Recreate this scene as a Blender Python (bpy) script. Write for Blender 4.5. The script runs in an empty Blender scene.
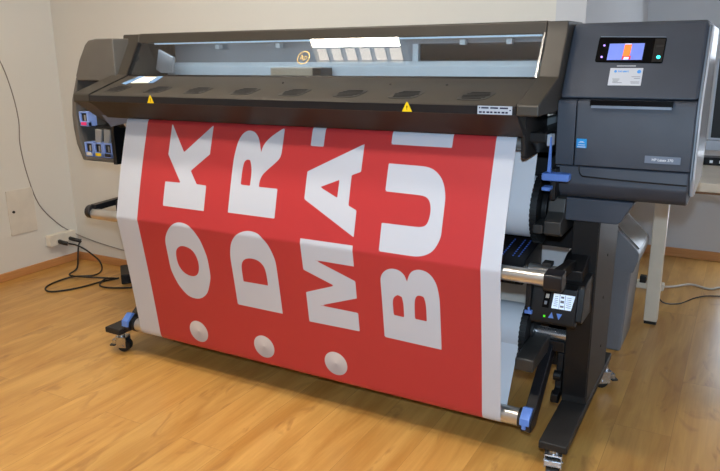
import bpy, bmesh, math, random
import numpy as np
from mathutils import Matrix, Vector
random.seed(4)
col = bpy.context.scene.collection
PI = math.pi

# ------------------------------------------------------------------ materials
def new_mat(name):
    m = bpy.data.materials.new(name); m.use_nodes = True
    nt = m.node_tree; b = nt.nodes['Principled BSDF']
    return m, nt, b

def s2l(c):
    return tuple(((x/255)/12.92 if x/255 <= .04045 else ((x/255+.055)/1.055)**2.4) for x in c)

def plastic(name, rgb, rough=.5, bump=.06, scale=900, var=.06, metal=0.0, coat=0.0, spec=.5):
    m, nt, b = new_mat(name); N = nt.nodes; L = nt.links
    c = s2l(rgb)
    tc = N.new('ShaderNodeTexCoord')
    nz = N.new('ShaderNodeTexNoise'); nz.inputs['Scale'].default_value = 9; nz.inputs['Detail'].default_value = 3
    L.new(tc.outputs['Object'], nz.inputs['Vector'])
    rp = N.new('ShaderNodeValToRGB')
    rp.color_ramp.elements[0].position = .3; rp.color_ramp.elements[1].position = .7
    rp.color_ramp.elements[0].color = tuple(x*(1-var) for x in c)+(1,)
    rp.color_ramp.elements[1].color = tuple(min(1, x*(1+var)) for x in c)+(1,)
    L.new(nz.outputs['Fac'], rp.inputs['Fac']); L.new(rp.outputs['Color'], b.inputs['Base Color'])
    b.inputs['Roughness'].default_value = rough; b.inputs['Metallic'].default_value = metal
    b.inputs['Coat Weight'].default_value = coat; b.inputs['Specular IOR Level'].default_value = spec
    if bump:
        n2 = N.new('ShaderNodeTexNoise'); n2.inputs['Scale'].default_value = scale
        L.new(tc.outputs['Object'], n2.inputs['Vector'])
        bp = N.new('ShaderNodeBump'); bp.inputs['Strength'].default_value = bump; bp.inputs['Distance'].default_value = .001
        L.new(n2.outputs['Fac'], bp.inputs['Height']); L.new(bp.outputs['Normal'], b.inputs['Normal'])
    return m

def emit(name, rgb, power):
    m, nt, b = new_mat(name)
    b.inputs['Base Color'].default_value = s2l(rgb)+(1,)
    b.inputs['Emission Color'].default_value = s2l(rgb)+(1,)
    b.inputs['Emission Strength'].default_value = power
    return m

def wood_floor():
    m, nt, b = new_mat('oak_laminate'); N = nt.nodes; L = nt.links
    tc = N.new('ShaderNodeTexCoord')
    mp = N.new('ShaderNodeMapping'); mp.inputs['Rotation'].default_value = (0, 0, PI/2)
    mp.inputs['Location'].default_value = (.37, .06, 0)
    L.new(tc.outputs['Object'], mp.inputs['Vector'])
    br = N.new('ShaderNodeTexBrick'); br.offset = .37
    br.inputs['Scale'].default_value = 1; br.inputs['Brick Width'].default_value = 1.29
    br.inputs['Row Height'].default_value = .19; br.inputs['Mortar Size'].default_value = .0009
    br.inputs['Mortar Smooth'].default_value = .3; br.inputs['Bias'].default_value = 0
    br.inputs['Color1'].default_value = (0, 0, 0, 1); br.inputs['Color2'].default_value = (1, 1, 1, 1)
    br.inputs['Mortar'].default_value = (.5, .5, .5, 1)
    L.new(mp.outputs['Vector'], br.inputs['Vector'])
    # per-plank offset of the grain
    sp = N.new('ShaderNodeSeparateXYZ'); L.new(tc.outputs['Object'], sp.inputs[0])
    ad = N.new('ShaderNodeMath'); ad.operation = 'MULTIPLY_ADD'
    L.new(br.outputs['Color'], ad.inputs[0]); ad.inputs[1].default_value = 3.0; L.new(sp.outputs['X'], ad.inputs[2])
    cb = N.new('ShaderNodeCombineXYZ'); L.new(ad.outputs[0], cb.inputs['X']); L.new(sp.outputs['Y'], cb.inputs['Y']); L.new(br.outputs['Color'], cb.inputs['Z'])
    def noise(sx, sy, det, dist):
        q = N.new('ShaderNodeMapping'); q.inputs['Scale'].default_value = (sx, sy, 1)
        L.new(cb.outputs[0], q.inputs['Vector'])
        n = N.new('ShaderNodeTexNoise'); n.inputs['Scale'].default_value = 1
        n.inputs['Detail'].default_value = det; n.inputs['Distortion'].default_value = dist
        L.new(q.outputs[0], n.inputs['Vector']); return n
    g1 = noise(9, 1.5, 4, 1.2); g2 = noise(120, 3.5, 4, .2); g3 = noise(9, 3.2, 3, 1.8)
    r1 = N.new('ShaderNodeValToRGB'); e = r1.color_ramp.elements
    e[0].position = .28; e[0].color = s2l((182, 130, 62))+(1,)
    e[1].position = .68; e[1].color = s2l((212, 165, 92))+(1,)
    L.new(g1.outputs['Fac'], r1.inputs['Fac'])
    # fine pores
    mx = N.new('ShaderNodeMix'); mx.data_type = 'RGBA'; mx.blend_type = 'MULTIPLY'
    r2 = N.new('ShaderNodeValToRGB'); r2.color_ramp.elements[0].position = .35; r2.color_ramp.elements[0].color = (.78, .74, .68, 1)
    r2.color_ramp.elements[1].position = .6; r2.color_ramp.elements[1].color = (1, 1, 1, 1)
    L.new(g2.outputs['Fac'], r2.inputs['Fac']); mx.inputs[0].default_value = .3
    L.new(r1.outputs['Color'], mx.inputs[6]); L.new(r2.outputs['Color'], mx.inputs[7])
    # darker knots and flames
    m3 = N.new('ShaderNodeMix'); m3.data_type = 'RGBA'; m3.blend_type = 'MIX'
    r3 = N.new('ShaderNodeValToRGB'); r3.color_ramp.elements[0].position = .60; r3.color_ramp.elements[0].color = (0, 0, 0, 1)
    r3.color_ramp.elements[1].position = .76; r3.color_ramp.elements[1].color = (.55, .55, .55, 1)
    L.new(g3.outputs['Fac'], r3.inputs['Fac']); L.new(r3.outputs['Color'], m3.inputs[0])
    L.new(mx.outputs[2], m3.inputs[6]); m3.inputs[7].default_value = s2l((140, 86, 42))+(1,)
    # plank tone and seams
    hs = N.new('ShaderNodeMath'); hs.operation = 'MULTIPLY_ADD'; L.new(br.outputs['Color'], hs.inputs[0]); hs.inputs[1].default_value = .10; hs.inputs[2].default_value = .95
    m4 = N.new('ShaderNodeVectorMath'); m4.operation = 'SCALE'; L.new(m3.outputs[2], m4.inputs[0]); L.new(hs.outputs[0], m4.inputs['Scale'])
    m5 = N.new('ShaderNodeMix'); m5.data_type = 'RGBA'; m5.blend_type = 'MIX'
    sm = N.new('ShaderNodeMath'); sm.operation = 'MULTIPLY'; L.new(br.outputs['Fac'], sm.inputs[0]); sm.inputs[1].default_value = .45
    L.new(sm.outputs[0], m5.inputs[0]); L.new(m4.outputs[0], m5.inputs[6]); m5.inputs[7].default_value = s2l((120, 75, 38))+(1,)
    L.new(m5.outputs[2], b.inputs['Base Color'])
    b.inputs['Roughness'].default_value = .30; b.inputs['Specular IOR Level'].default_value = .5
    bp = N.new('ShaderNodeBump'); bp.inputs['Strength'].default_value = .08; bp.inputs['Distance'].default_value = .002
    L.new(g2.outputs['Fac'], bp.inputs['Height']); L.new(bp.outputs['Normal'], b.inputs['Normal'])
    return m

def wood_trim():
    m, nt, b = new_mat('oak_trim'); N = nt.nodes; L = nt.links
    tc = N.new('ShaderNodeTexCoord'); mp = N.new('ShaderNodeMapping'); mp.inputs['Scale'].default_value = (6, 6, 90)
    L.new(tc.outputs['Object'], mp.inputs['Vector'])
    n = N.new('ShaderNodeTexNoise'); n.inputs['Scale'].default_value = 1; n.inputs['Detail'].default_value = 5
    L.new(mp.outputs[0], n.inputs['Vector'])
    r = N.new('ShaderNodeValToRGB'); r.color_ramp.elements[0].color = s2l((176, 116, 66))+(1,); r.color_ramp.elements[1].color = s2l((214, 158, 100))+(1,)
    L.new(n.outputs['Fac'], r.inputs['Fac']); L.new(r.outputs['Color'], b.inputs['Base Color']); b.inputs['Roughness'].default_value = .4
    return m

def glass_mat():
    m = bpy.data.materials.new('tinted_window'); m.use_nodes = True; nt = m.node_tree; N = nt.nodes; L = nt.links
    N.remove(N['Principled BSDF']); out = N['Material Output']
    t = N.new('ShaderNodeBsdfTransparent'); t.inputs[0].default_value = (.82, .85, .88, 1)
    g = N.new('ShaderNodeBsdfGlossy'); g.inputs['Roughness'].default_value = .015
    # thin sheet: Schlick reflectance from the view angle, the same on both faces
    ge = N.new('ShaderNodeNewGeometry'); dt = N.new('ShaderNodeVectorMath'); dt.operation = 'DOT_PRODUCT'
    L.new(ge.outputs['Normal'], dt.inputs[0]); L.new(ge.outputs['Incoming'], dt.inputs[1])
    def math_(op, a, b_=None):
        q = N.new('ShaderNodeMath'); q.operation = op
        if isinstance(a, float): q.inputs[0].default_value = a
        else: L.new(a, q.inputs[0])
        if b_ is not None:
            if isinstance(b_, float): q.inputs[1].default_value = b_
            else: L.new(b_, q.inputs[1])
        return q.outputs[0]
    fr_ = math_('ADD', math_('MULTIPLY', math_('POWER', math_('SUBTRACT', 1.0, math_('ABSOLUTE', dt.outputs['Value'])), 5.0), .9), .10)
    nz = N.new('ShaderNodeTexNoise'); nz.inputs['Scale'].default_value = 3
    ma = N.new('ShaderNodeMath'); ma.operation = 'MULTIPLY_ADD'; ma.inputs[1].default_value = .02
    L.new(nz.outputs['Fac'], ma.inputs[0]); L.new(fr_, ma.inputs[2])
    mx = N.new('ShaderNodeMixShader'); L.new(ma.outputs[0], mx.inputs[0]); L.new(t.outputs[0], mx.inputs[1]); L.new(g.outputs[0], mx.inputs[2])
    L.new(mx.outputs[0], out.inputs['Surface'])
    return m

def wall_mat(name, rgb):
    m, nt, b = new_mat(name); N = nt.nodes; L = nt.links
    c = s2l(rgb); tc = N.new('ShaderNodeTexCoord')
    n = N.new('ShaderNodeTexNoise'); n.inputs['Scale'].default_value = 1.3; n.inputs['Detail'].default_value = 4
    L.new(tc.outputs['Object'], n.inputs['Vector'])
    r = N.new('ShaderNodeValToRGB'); r.color_ramp.elements[0].color = tuple(x*.96 for x in c)+(1,); r.color_ramp.elements[1].color = tuple(min(1, x*1.03) for x in c)+(1,)
    L.new(n.outputs['Fac'], r.inputs['Fac']); L.new(r.outputs['Color'], b.inputs['Base Color'])
    n2 = N.new('ShaderNodeTexNoise'); n2.inputs['Scale'].default_value = 160; L.new(tc.outputs['Object'], n2.inputs['Vector'])
    bp = N.new('ShaderNodeBump'); bp.inputs['Strength'].default_value = .1; bp.inputs['Distance'].default_value = .002
    L.new(n2.outputs['Fac'], bp.inputs['Height']); L.new(bp.outputs['Normal'], b.inputs['Normal'])
    b.inputs['Roughness'].default_value = .8
    return m

def print_mat():
    """printed vinyl: red ground, white letters and dots read from the mesh's own signed-distance attributes"""
    m, nt, b = new_mat('printed_media'); N = nt.nodes; L = nt.links
    a = N.new('ShaderNodeAttribute'); a.attribute_name = 'ink'
    mr = N.new('ShaderNodeMapRange'); mr.inputs['From Min'].default_value = -.0008; mr.inputs['From Max'].default_value = .0008
    L.new(a.outputs['Fac'], mr.inputs['Value'])
    d = N.new('ShaderNodeAttribute'); d.attribute_name = 'dot'
    md = N.new('ShaderNodeMapRange'); md.inputs['From Min'].default_value = -.0008; md.inputs['From Max'].default_value = .0008
    L.new(d.outputs['Fac'], md.inputs['Value'])
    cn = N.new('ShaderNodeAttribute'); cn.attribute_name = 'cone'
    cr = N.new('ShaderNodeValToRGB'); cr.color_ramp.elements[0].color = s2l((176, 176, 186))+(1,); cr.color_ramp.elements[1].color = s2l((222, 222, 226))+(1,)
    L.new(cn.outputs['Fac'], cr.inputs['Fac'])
    x1 = N.new('ShaderNodeMix'); x1.data_type = 'RGBA'
    L.new(mr.outputs[0], x1.inputs[0]); x1.inputs[6].default_value = s2l((188, 57, 60))+(1,); x1.inputs[7].default_value = s2l((201, 207, 219))+(1,)
    x2 = N.new('ShaderNodeMix'); x2.data_type = 'RGBA'
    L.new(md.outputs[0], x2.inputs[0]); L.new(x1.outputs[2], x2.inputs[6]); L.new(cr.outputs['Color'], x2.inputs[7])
    L.new(x2.outputs[2], b.inputs['Base Color'])
    b.inputs['Roughness'].default_value = .38; b.inputs['Specular IOR Level'].default_value = .4
    return m

MAT = dict(
    dark=plastic('charcoal_plastic', (50, 49, 48), .42),
    lid=plastic('warm_charcoal_plastic', (58, 54, 48), .45),
    under=plastic('floor_tinted_black_plastic', (34, 29, 26), .5),  # black underside, with the floor's brown reflection put into the colour
    cab=plastic('cabinet_grey_plastic', (65, 71, 82), .5, spec=.3),
    cab_side=plastic('side_glare_plastic', (196, 200, 208), .25, coat=.3),  # pale grey stands in for the glare on the cabinet side
    modg=plastic('module_grey_plastic', (98, 94, 88), .5),
    black=plastic('black_plastic', (19, 19, 21), .42, spec=.35), film=plastic('film', (120, 130, 148), .25, bump=0),
    gloss=plastic('gloss_black', (10, 10, 12), .22, bump=0, spec=.1),
    stand=plastic('stand_black_metal', (44, 42, 41), .5, spec=.25),
    blackm=plastic('satin_black_metal', (26, 26, 30), .32),
    silver=plastic('brushed_aluminium', (206, 204, 200), .3, metal=.85, bump=.03),
    steel=plastic('zinc_steel', (190, 192, 196), .25, metal=.9),
    inner=plastic('inner_grey_metal', (150, 152, 156), .5),
    innerl=plastic('inner_light_metal', (200, 208, 212), .35),
    beige=plastic('carriage_beige', (178, 168, 150), .4),
    blue=plastic('blue_lever_plastic', (92, 134, 214), .4, bump=0),
    lblue=plastic('cartridge_blue', (138, 166, 232), .4, bump=0),
    tape=plastic('blue_tape', (112, 150, 196), .6, bump=0),
    paper=plastic('white_paper', (226, 227, 232), .6, bump=0, var=.01),
    card=plastic('card_stock', (190, 196, 206), .5, bump=0, var=.01),
    note=plastic('cream_paper', (250, 248, 228), .7, bump=0, var=.01),
    yellow=plastic('warning_yellow', (240, 206, 10), .5, bump=0),
    ink=plastic('printed_navy', (22, 28, 62), .6, bump=0),
    lab=plastic('label_silver', (176, 186, 200), .4, bump=0),
    plate=plastic('name_plate', (112, 126, 146), .35, bump=0),
    energy=plastic('energy_blue', (28, 150, 224), .4, bump=0),
    txtw=plastic('white_print', (222, 228, 236), .5, bump=0),
    gold=plastic('gold_print', (190, 160, 90), .4, bump=0, metal=.3),
    cardblue=plastic('card_blue_print', (70, 150, 225), .5, bump=0),
    cardgrey=plastic('card_grey_print', (110, 116, 128), .5, bump=0),
    magenta=plastic('magenta_label', (236, 40, 120), .5, bump=0),
    greyink=plastic('grey_ink_bag', (150, 150, 148), .45),
    rubber=plastic('black_rubber', (20, 20, 21), .55),
    cable=plastic('black_cable', (18, 18, 19), .45, bump=0),
    wire=plastic('grey_wire', (140, 130, 122), .5, bump=0),
    wcable=plastic('white_cable', (206, 200, 190), .5, bump=0),
    socket=plastic('socket_white', (226, 220, 206), .4, bump=0),
    panelp=plastic('painted_panel', (220, 214, 202), .7),
    deskw=plastic('desk_white', (224, 214, 196), .3, bump=.02),
    edgeb=plastic('desk_edge_brown', (140, 100, 66), .5),
    bin=plastic('grey_bin_plastic', (118, 120, 126), .38),
    binlid=plastic('bin_lid_plastic', (108, 106, 104), .22),
    lcd=emit('lcd_panel', (196, 214, 232), .5),
    scr=emit('screen_blue', (100, 120, 205), .55),
    scro=emit('screen_orange', (238, 110, 40), .9),
    scrw=emit('screen_white', (200, 200, 235), .7),
    scrr=emit('screen_red', (200, 30, 30), .6),
    cyan=emit('cyan_led', (60, 220, 225), 1.6),
    violet=emit('violet_led', (170, 140, 250), 1.2),
    green=emit('green_led', (70, 200, 20), .9),
    dotblue=plastic('blue_dots', (80, 120, 220), .5, bump=0),
    tube=emit('fluorescent_lens', (255, 242, 224), 76), cell=emit('lit_reflector', (255, 240, 220), 3.5),
    strip=emit('inner_led_strip', (214, 240, 255), .7),
    wall=wall_mat('white_wall_paint', (222, 220, 213)),
    wall2=wall_mat('grey_wall_paint', (206, 208, 212)),
    ceil=wall_mat('ceiling_paint', (235, 232, 224)),
    floor=wood_floor(), trim=wood_trim(), glass=glass_mat(), printm=print_mat(),
)

# ------------------------------------------------------------------ mesh helpers
class MB:
    def __init__(s): s.bm = bmesh.new(); s.mi = 0
    def _tag(s, faces):
        for f in faces: f.material_index = s.mi
    def box(s, x0, x1, y0, y1, z0, z1):
        P = [(x0,y0,z0),(x1,y0,z0),(x1,y1,z0),(x0,y1,z0),(x0,y0,z1),(x1,y0,z1),(x1,y1,z1),(x0,y1,z1)]
        v = [s.bm.verts.new(p) for p in P]
        s._tag([s.bm.faces.new([v[i] for i in q]) for q in ((0,3,2,1),(4,5,6,7),(0,1,5,4),(1,2,6,5),(2,3,7,6),(3,0,4,7))])
        return s
    def loop2(s, A, B):
        """closed prism between two equal-length loops"""
        a = [s.bm.verts.new(p) for p in A]; b = [s.bm.verts.new(p) for p in B]; n = len(a)
        fs = [s.bm.faces.new(a[::-1]), s.bm.faces.new(b)]
        for i in range(n):
            j = (i+1) % n; fs.append(s.bm.faces.new((a[i], a[j], b[j], b[i])))
        s._tag(fs); return s
    def px(s, prof, x0, x1):      # (y,z) profile along x
        return s.loop2([(x0, y, z) for y, z in prof], [(x1, y, z) for y, z in prof])
    def py(s, prof, y0, y1):      # (x,z) profile along y
        return s.loop2([(x, y0, z) for x, z in prof], [(x, y1, z) for x, z in prof])
    def pz(s, prof, z0, z1):
        return s.loop2([(x, y, z0) for x, y in prof], [(x, y, z1) for x, y in prof])
    def cyl(s, p0, p1, r, n=24, r1=None):
        p0 = Vector(p0); p1 = Vector(p1); d = (p1-p0).normalized()
        u = d.orthogonal().normalized(); w = d.cross(u); r1 = r if r1 is None else r1
        A = [p0+(u*math.cos(t)+w*math.sin(t))*r for t in [2*PI*i/n for i in range(n)]]
        B = [p1+(u*math.cos(t)+w*math.sin(t))*r1 for t in [2*PI*i/n for i in range(n)]]
        return s.loop2(A, B)
    def tube(s, pts, r, n=8, sub=5):
        P = [Vector(p) for p in pts]; Q = []
        for i in range(len(P)-1):
            a = P[max(i-1,0)]; b = P[i]; c = P[i+1]; d = P[min(i+2,len(P)-1)]
            for k in range(sub):
                t = k/sub
                Q.append(.5*((2*b)+(c-a)*t+(2*a-5*b+4*c-d)*t*t+(3*b-3*c+d-a)*t**3))
        Q.append(P[-1]); rings = []; u = None
        for i, q in enumerate(Q):
            d = (Q[min(i+1,len(Q)-1)]-Q[max(i-1,0)]).normalized()
            u = d.orthogonal().normalized() if u is None else (u-d*u.dot(d)).normalized()
            w = d.cross(u)
            rings.append([s.bm.verts.new(q+(u*math.cos(2*PI*k/n)+w*math.sin(2*PI*k/n))*r) for k in range(n)])
        fs = []
        for a, b in zip(rings[:-1], rings[1:]):
            for k in range(n):
                fs.append(s.bm.faces.new((a[k], a[(k+1)%n], b[(k+1)%n], b[k])))
        fs.append(s.bm.faces.new(rings[0][::-1])); fs.append(s.bm.faces.new(rings[-1]))
        s._tag(fs); return s
    def quad(s, pts):
        s._tag([s.bm.faces.new([s.bm.verts.new(p) for p in pts])]); return s
    def build(s, name, mat, parent=None, bevel=0, seg=2, angle=35, label=None):
        me = bpy.data.meshes.new(name)
        bmesh.ops.recalc_face_normals(s.bm, faces=s.bm.faces)
        s.bm.to_mesh(me); s.bm.free()
        for m in (mat if isinstance(mat, (list, tuple)) else [mat]): me.materials.append(MAT[m])
        for p in me.polygons: p.use_smooth = True
        me.set_sharp_from_angle(angle=math.radians(angle))
        o = bpy.data.objects.new(name, me); col.objects.link(o)
        if bevel:
            b = o.modifiers.new('bevel', 'BEVEL'); b.width = bevel; b.segments = seg; b.limit_method = 'ANGLE'; b.angle_limit = math.radians(30)
            b.harden_normals = True
        if parent: adopt(o, parent)
        if label: o['label'] = label
        return o

def adopt(o, parent):
    o.parent = parent
    if parent.type == 'EMPTY':
        o.matrix_parent_inverse = Matrix.Translation(-Vector(parent.location))

def thing(name, label, cat, loc=(0, 0, 0), group=None):
    o = bpy.data.objects.new(name, None); col.objects.link(o); o.location = loc
    o.empty_display_size = .1
    return tag(o, label, cat, group)
def tag(o, label, cat, group=None):
    o['label'] = label; o['category'] = cat
    if group: o['group'] = group
    return o
def struct(o): o['kind'] = 'structure'; return o

def text_mesh(name, body, size, mat, parent, M, align='CENTER', depth=.0004, bold=0.0, shear=0, spacing=1.0):
    cu = bpy.data.curves.new(name, 'FONT'); cu.body = body; cu.size = size; cu.align_x = align; cu.align_y = 'CENTER'
    cu.extrude = depth; cu.offset = bold; cu.shear = shear; cu.space_character = spacing
    t = bpy.data.objects.new(name, cu); col.objects.link(t)
    dg = bpy.context.evaluated_depsgraph_get(); dg.update()
    me = bpy.data.meshes.new_from_object(t.evaluated_get(dg)); me.transform(M)
    bpy.data.objects.remove(t)
    me.materials.clear(); me.materials.append(MAT[mat])
    o = bpy.data.objects.new(name, me); col.objects.link(o)
    if parent: adopt(o, parent)
    return o

def frame(o, ux, uy):
    """matrix with origin o, x axis ux, y axis uy"""
    ux = Vector(ux).normalized(); uy = Vector(uy).normalized(); uz = ux.cross(uy)
    m = Matrix.Identity(4)
    for i in range(3): m[i][0] = ux[i]; m[i][1] = uy[i]; m[i][2] = uz[i]; m[i][3] = o[i]
    return m
def onf(M, mb, x0, x1, y0, y1, d0, d1):
    """box laid on a face frame"""
    A = [M @ Vector(p) for p in ((x0,y0,d0),(x1,y0,d0),(x1,y1,d0),(x0,y1,d0))]
    B = [M @ Vector(p) for p in ((x0,y0,d1),(x1,y0,d1),(x1,y1,d1),(x0,y1,d1))]
    mb.loop2(A, B); return mb
def polyf(M, mb, pts, d0, d1):
    mb.loop2([M @ Vector((x, y, d0)) for x, y in pts], [M @ Vector((x, y, d1)) for x, y in pts]); return mb

# ================================================================== CAMERA
CAM = Vector((0.41382, -2.02309, 1.3))
cd = bpy.data.cameras.new('camera'); cam = bpy.data.objects.new('camera', cd); col.objects.link(cam)
R = ((0.874913, -0.115030, 0.470420), (0.484191, 0.226353, -0.845176), (-0.009260, 0.967229, 0.253735))
cm_ = Matrix.Identity(4)
for i in range(3):
    for j in range(3): cm_[i][j] = R[i][j]
    cm_[i][3] = CAM[i]
cam.matrix_world = cm_
cd.sensor_width = 36; cd.sensor_fit = 'HORIZONTAL'; cd.lens = 685/720*36; cd.clip_start = .05
bpy.context.scene.camera = cam

# ================================================================== ROOM
XL, YB, XC, YF, XR, YN, H = -3.39, .93, -.186, 2.78, 3.3, -4.2, 2.7
def sbox(name, mat, *b):
    return struct(MB().box(*b).build(name, mat))
sbox('floor', 'floor', XL-.1, XR+.1, YN-.1, YF+.1, -.1, 0)
sbox('ceiling', 'ceil', XL-.1, XR+.1, YN-.1, YF+.1, H, H+.1)
sbox('wall_left', 'wall', XL-.1, XL, YN, YB, 0, H)
sbox('wall_back', 'wall', XL, XC-.12, YB, YB+.1, 0, H)
sbox('wall_return', 'wall2', XC-.12, XC, YB, YF, 0, H)
DX0, DX1, DH = .40, .86, 2.15      # glazed balcony door in the far wall
b = MB(); b.box(XC, DX0, YF, YF+.1, 0, H); b.box(DX1, XR, YF, YF+.1, 0, H); b.box(DX0, DX1, YF, YF+.1, DH, H)
struct(b.build('wall_far', 'wall2'))
b = MB()
for x0 in (DX0, DX1-.04): b.box(x0, x0+.04, YF+.02, YF+.07, 0, DH)
b.box(DX0, DX1, YF+.02, YF+.07, 0, .10); b.box(DX0, DX1, YF+.02, YF+.07, DH-.08, DH)
struct(b.build('door_1', 'deskw'))
sbox('wall_near', 'wall', XL, XR, YN-.1, YN, 0, H)
# right wall with a window opening
b = MB(); b.box(XR, XR+.1, YN, -.6, 0, H); b.box(XR, XR+.1, .8, YF, 0, H); b.box(XR, XR+.1, -.6, .8, 0, 1.0); b.box(XR, XR+.1, -.6, .8, 2.0, H)
struct(b.build('wall_right', 'wall2'))
b = MB()
for y in (-.6, .075, .75): b.box(XR+.02, XR+.07, y, y+.05, 1.0, 2.0)
b.box(XR+.02, XR+.07, -.6, .8, 1.0, 1.05); b.box(XR+.02, XR+.07, -.6, .8, 1.95, 2.0)
struct(b.build('window_1', 'deskw'))
def bb(name, *b_): return struct(MB().box(*b_).build(name, 'trim', bevel=.004))
bb('baseboard_left', XL, XL+.014, YN, YB, 0, .05)
bb('baseboard_back', XL, XC, YB-.014, YB, 0, .05)
bb('baseboard_return', XC, XC+.014, YB, YF, 0, .055)
bb('baseboard_far', XC, DX0, YF-.014, YF, 0, .06)
# flush painted access panel in the left wall
b = MB(); b.box(XL, XL+.006, .463, .643, .262, .536)
pnl = tag(b.build('access_panel', 'panelp', bevel=.002), 'small square cream access panel set into the left wall', 'access panel')
b = MB(); b.cyl((XL+.006, .495, .405), (XL+.012, .495, .405), .008, 16)
b.build('latch', 'black', pnl, label='small dark round latch')

# ================================================================== PRINTER
pr = thing('large_format_printer', 'large charcoal wide-format printer on a wheeled stand, printing a red banner', 'printer', (-.95, .3, 0))
LX0, LX1 = -1.99, -.085          # lid left and right
WX0, WX1 = -1.882, -.157         # window left and right
fr = .11; fz = 1.234
# sloping front cover
cov = MB().px([(-.100, 1.133), (-.100, 1.158), (-.094, 1.162), (.108, 1.227), (.118, 1.227), (.118, 1.085), (.01, 1.085), (-.015, 1.074)], -1.893, LX1-.065)
cov = cov.build('front_cover', 'lid', pr, bevel=.002)
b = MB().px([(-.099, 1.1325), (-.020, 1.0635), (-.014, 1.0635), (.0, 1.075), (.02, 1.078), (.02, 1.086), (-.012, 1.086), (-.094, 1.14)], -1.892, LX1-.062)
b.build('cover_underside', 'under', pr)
b = MB().px([(-.1022, 1.1335), (-.1022, 1.157), (-.0995, 1.1585), (-.0985, 1.133)], -1.892, -.15)
b.build('edge_strip', 'blackm', pr, label='dark bluish front edge strip')
n0 = Vector((0, .202, .065)).normalized()
CM = frame((0, -.094, 1.162), (1, 0, 0), n0)     # face frame on the sloping cover: x, distance up the slope
for x in (-1.800, -1.583, -1.378, -1.158, -.943, -.725, -.520, -.292):
    b = MB(); pts = []
    for k in range(28):
        t = 2*PI*k/28; c, s_ = math.cos(t), math.sin(t)
        u = .048*math.copysign(abs(c)**.5, c); v = .036*math.copysign(abs(s_)**.5, s_)
        pts.append((x+u+v*.30, .062+v))
    polyf(CM, b, pts, -.001, .0012)
    v_ = b.build('vent', 'dark', cov)
    b = MB()
    for r in range(5):
        w = .042-.006*abs(r-2)
        onf(CM, b, x-w+(r-2)*.0035, x+w+(r-2)*.0035, .038+r*.0115, .042+r*.0115, .0008, .0022)
    b.build('mesh_bars', 'black', cov)
for x in (-1.7, -1.05, -.62, -.42):
    b = MB(); o_ = CM @ Vector((x, .15, 0)); b.cyl(o_, CM @ Vector((x, .15, .002)), .004, 10); b.build('screw', 'black', cov)
FM = frame((0, -.1024, 1.146), (1, 0, 0), (0, 0, 1))
for x in (-1.556, -.487):
    b = MB(); polyf(FM, b, [(x-.017, -.012), (x+.017, -.012), (x+.002, .017), (x-.002, .017)], 0, .001)
    w = b.build('warning_label', 'yellow', cov, label='yellow triangular warning label')
    b = MB(); polyf(FM, b, [(x-.0012, -.003), (x+.0012, -.003), (x+.0018, .006), (x-.0018, .006)], .001, .0015); onf(FM, b, x-.0013, x+.0013, -.0075, -.0055, .001, .0015)
    b.build('exclamation_mark', 'black', cov)
b = MB(); onf(FM, b, -.262, -.160, -.012, .012, 0, .001)
sl = b.build('symbol_label', 'lab', cov, label='silver label printed with two rows of navy symbols')
b = MB()
for x0, x1 in ((-.258, -.254), (-.251, -.229), (-.224, -.201), (-.196, -.172)): onf(FM, b, x0, x1, .004, .0085, .001, .0014)
for k in range(8): onf(FM, b, -.2575+k*.0112, -.2575+k*.0112+(.007 if k % 2 else .0085), -.0085, -.0035, .001, .0014)
onf(FM, b, -.168, -.163, -.001, .002, .001, .0014)
b.build('printed_symbols', 'ink', cov)
# black rubber seam between cover and window
b = MB().px([(.106, 1.2265), (.112, 1.2325), (.122, 1.2325), (.122, 1.222), (.11, 1.222)], WX0, WX1); b.build('window_seal', 'black', pr)
# side brackets (knee shaped)
def bracket(x0, x1, right=False):
    p = [(-.102, 1.131), (-.102, 1.159), (-.096, 1.165), (.110, 1.232), (.186, 1.362), (.193, 1.398), (.40, 1.400), (.40, 1.20), (.16, 1.105), (.105, 1.005), (.085, 1.012)]
    if right: p[-3:] = [(.13, 1.13)]
    return MB().px(p, x0, x1).build('side_bracket', 'lid', pr, bevel=.005)
bracket(LX0, -1.893)
br_ = bracket(LX1-.065, LX1, True)
MB().px([(-.103, 1.135), (-.103, 1.161), (-.095, 1.1655), (.109, 1.2315), (.109, 1.22), (-.09, 1.15), (-.095, 1.135)], -1.8935, -1.889).build('bracket_seam', 'rubber', pr)
# top bar
b = MB().px([(.187, 1.360), (.193, 1.397), (.20, 1.400), (.47, 1.400), (.49, 1.388), (.49, 1.360)], -1.894, LX1-.065)
b.build('top_bar', 'lid', pr, bevel=.003)
# window pane
pane = MB().px([(.110, 1.230), (.1125, 1.2285), (.1895, 1.3595), (.187, 1.361)], WX0-.012, WX1+.004).build('window_pane', 'glass', pr)
wn = Vector((0, .077, .131)).normalized()
WM = frame((-1.024, .1480, 1.2945), (1, 0, 0), wn)
b = MB()
for k in range(32):
    a0, a1 = 2*PI*k/32, 2*PI*(k+1)/32; ro, ri = .027, .0235
    polyf(WM, b, [(ri*math.cos(a0), ri*math.sin(a0)), (ro*math.cos(a0), ro*math.sin(a0)), (ro*math.cos(a1), ro*math.sin(a1)), (ri*math.cos(a1), ri*math.sin(a1))], .001, .0015)
b.build('logo_ring', 'gold', pane, label='gold ring of the round logo')
text_mesh('logo_letters', 'hp', .031, 'gold', pane, WM @ Matrix.Translation((-.001, .002, .0012)), shear=.25, spacing=1.1, depth=.0002)
# window side trims
b = MB().px([(.102, 1.231), (.112, 1.2275), (.19, 1.360), (.180, 1.364)], WX0-.012, WX0-.002); b.build('window_trim', 'black', pr)
b = MB().px([(.104, 1.231), (.114, 1.2275), (.192, 1.360), (.182, 1.364)], WX1, WX1+.006); b.build('window_trim', 'steel', pr, label='bright metal window edge')
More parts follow.
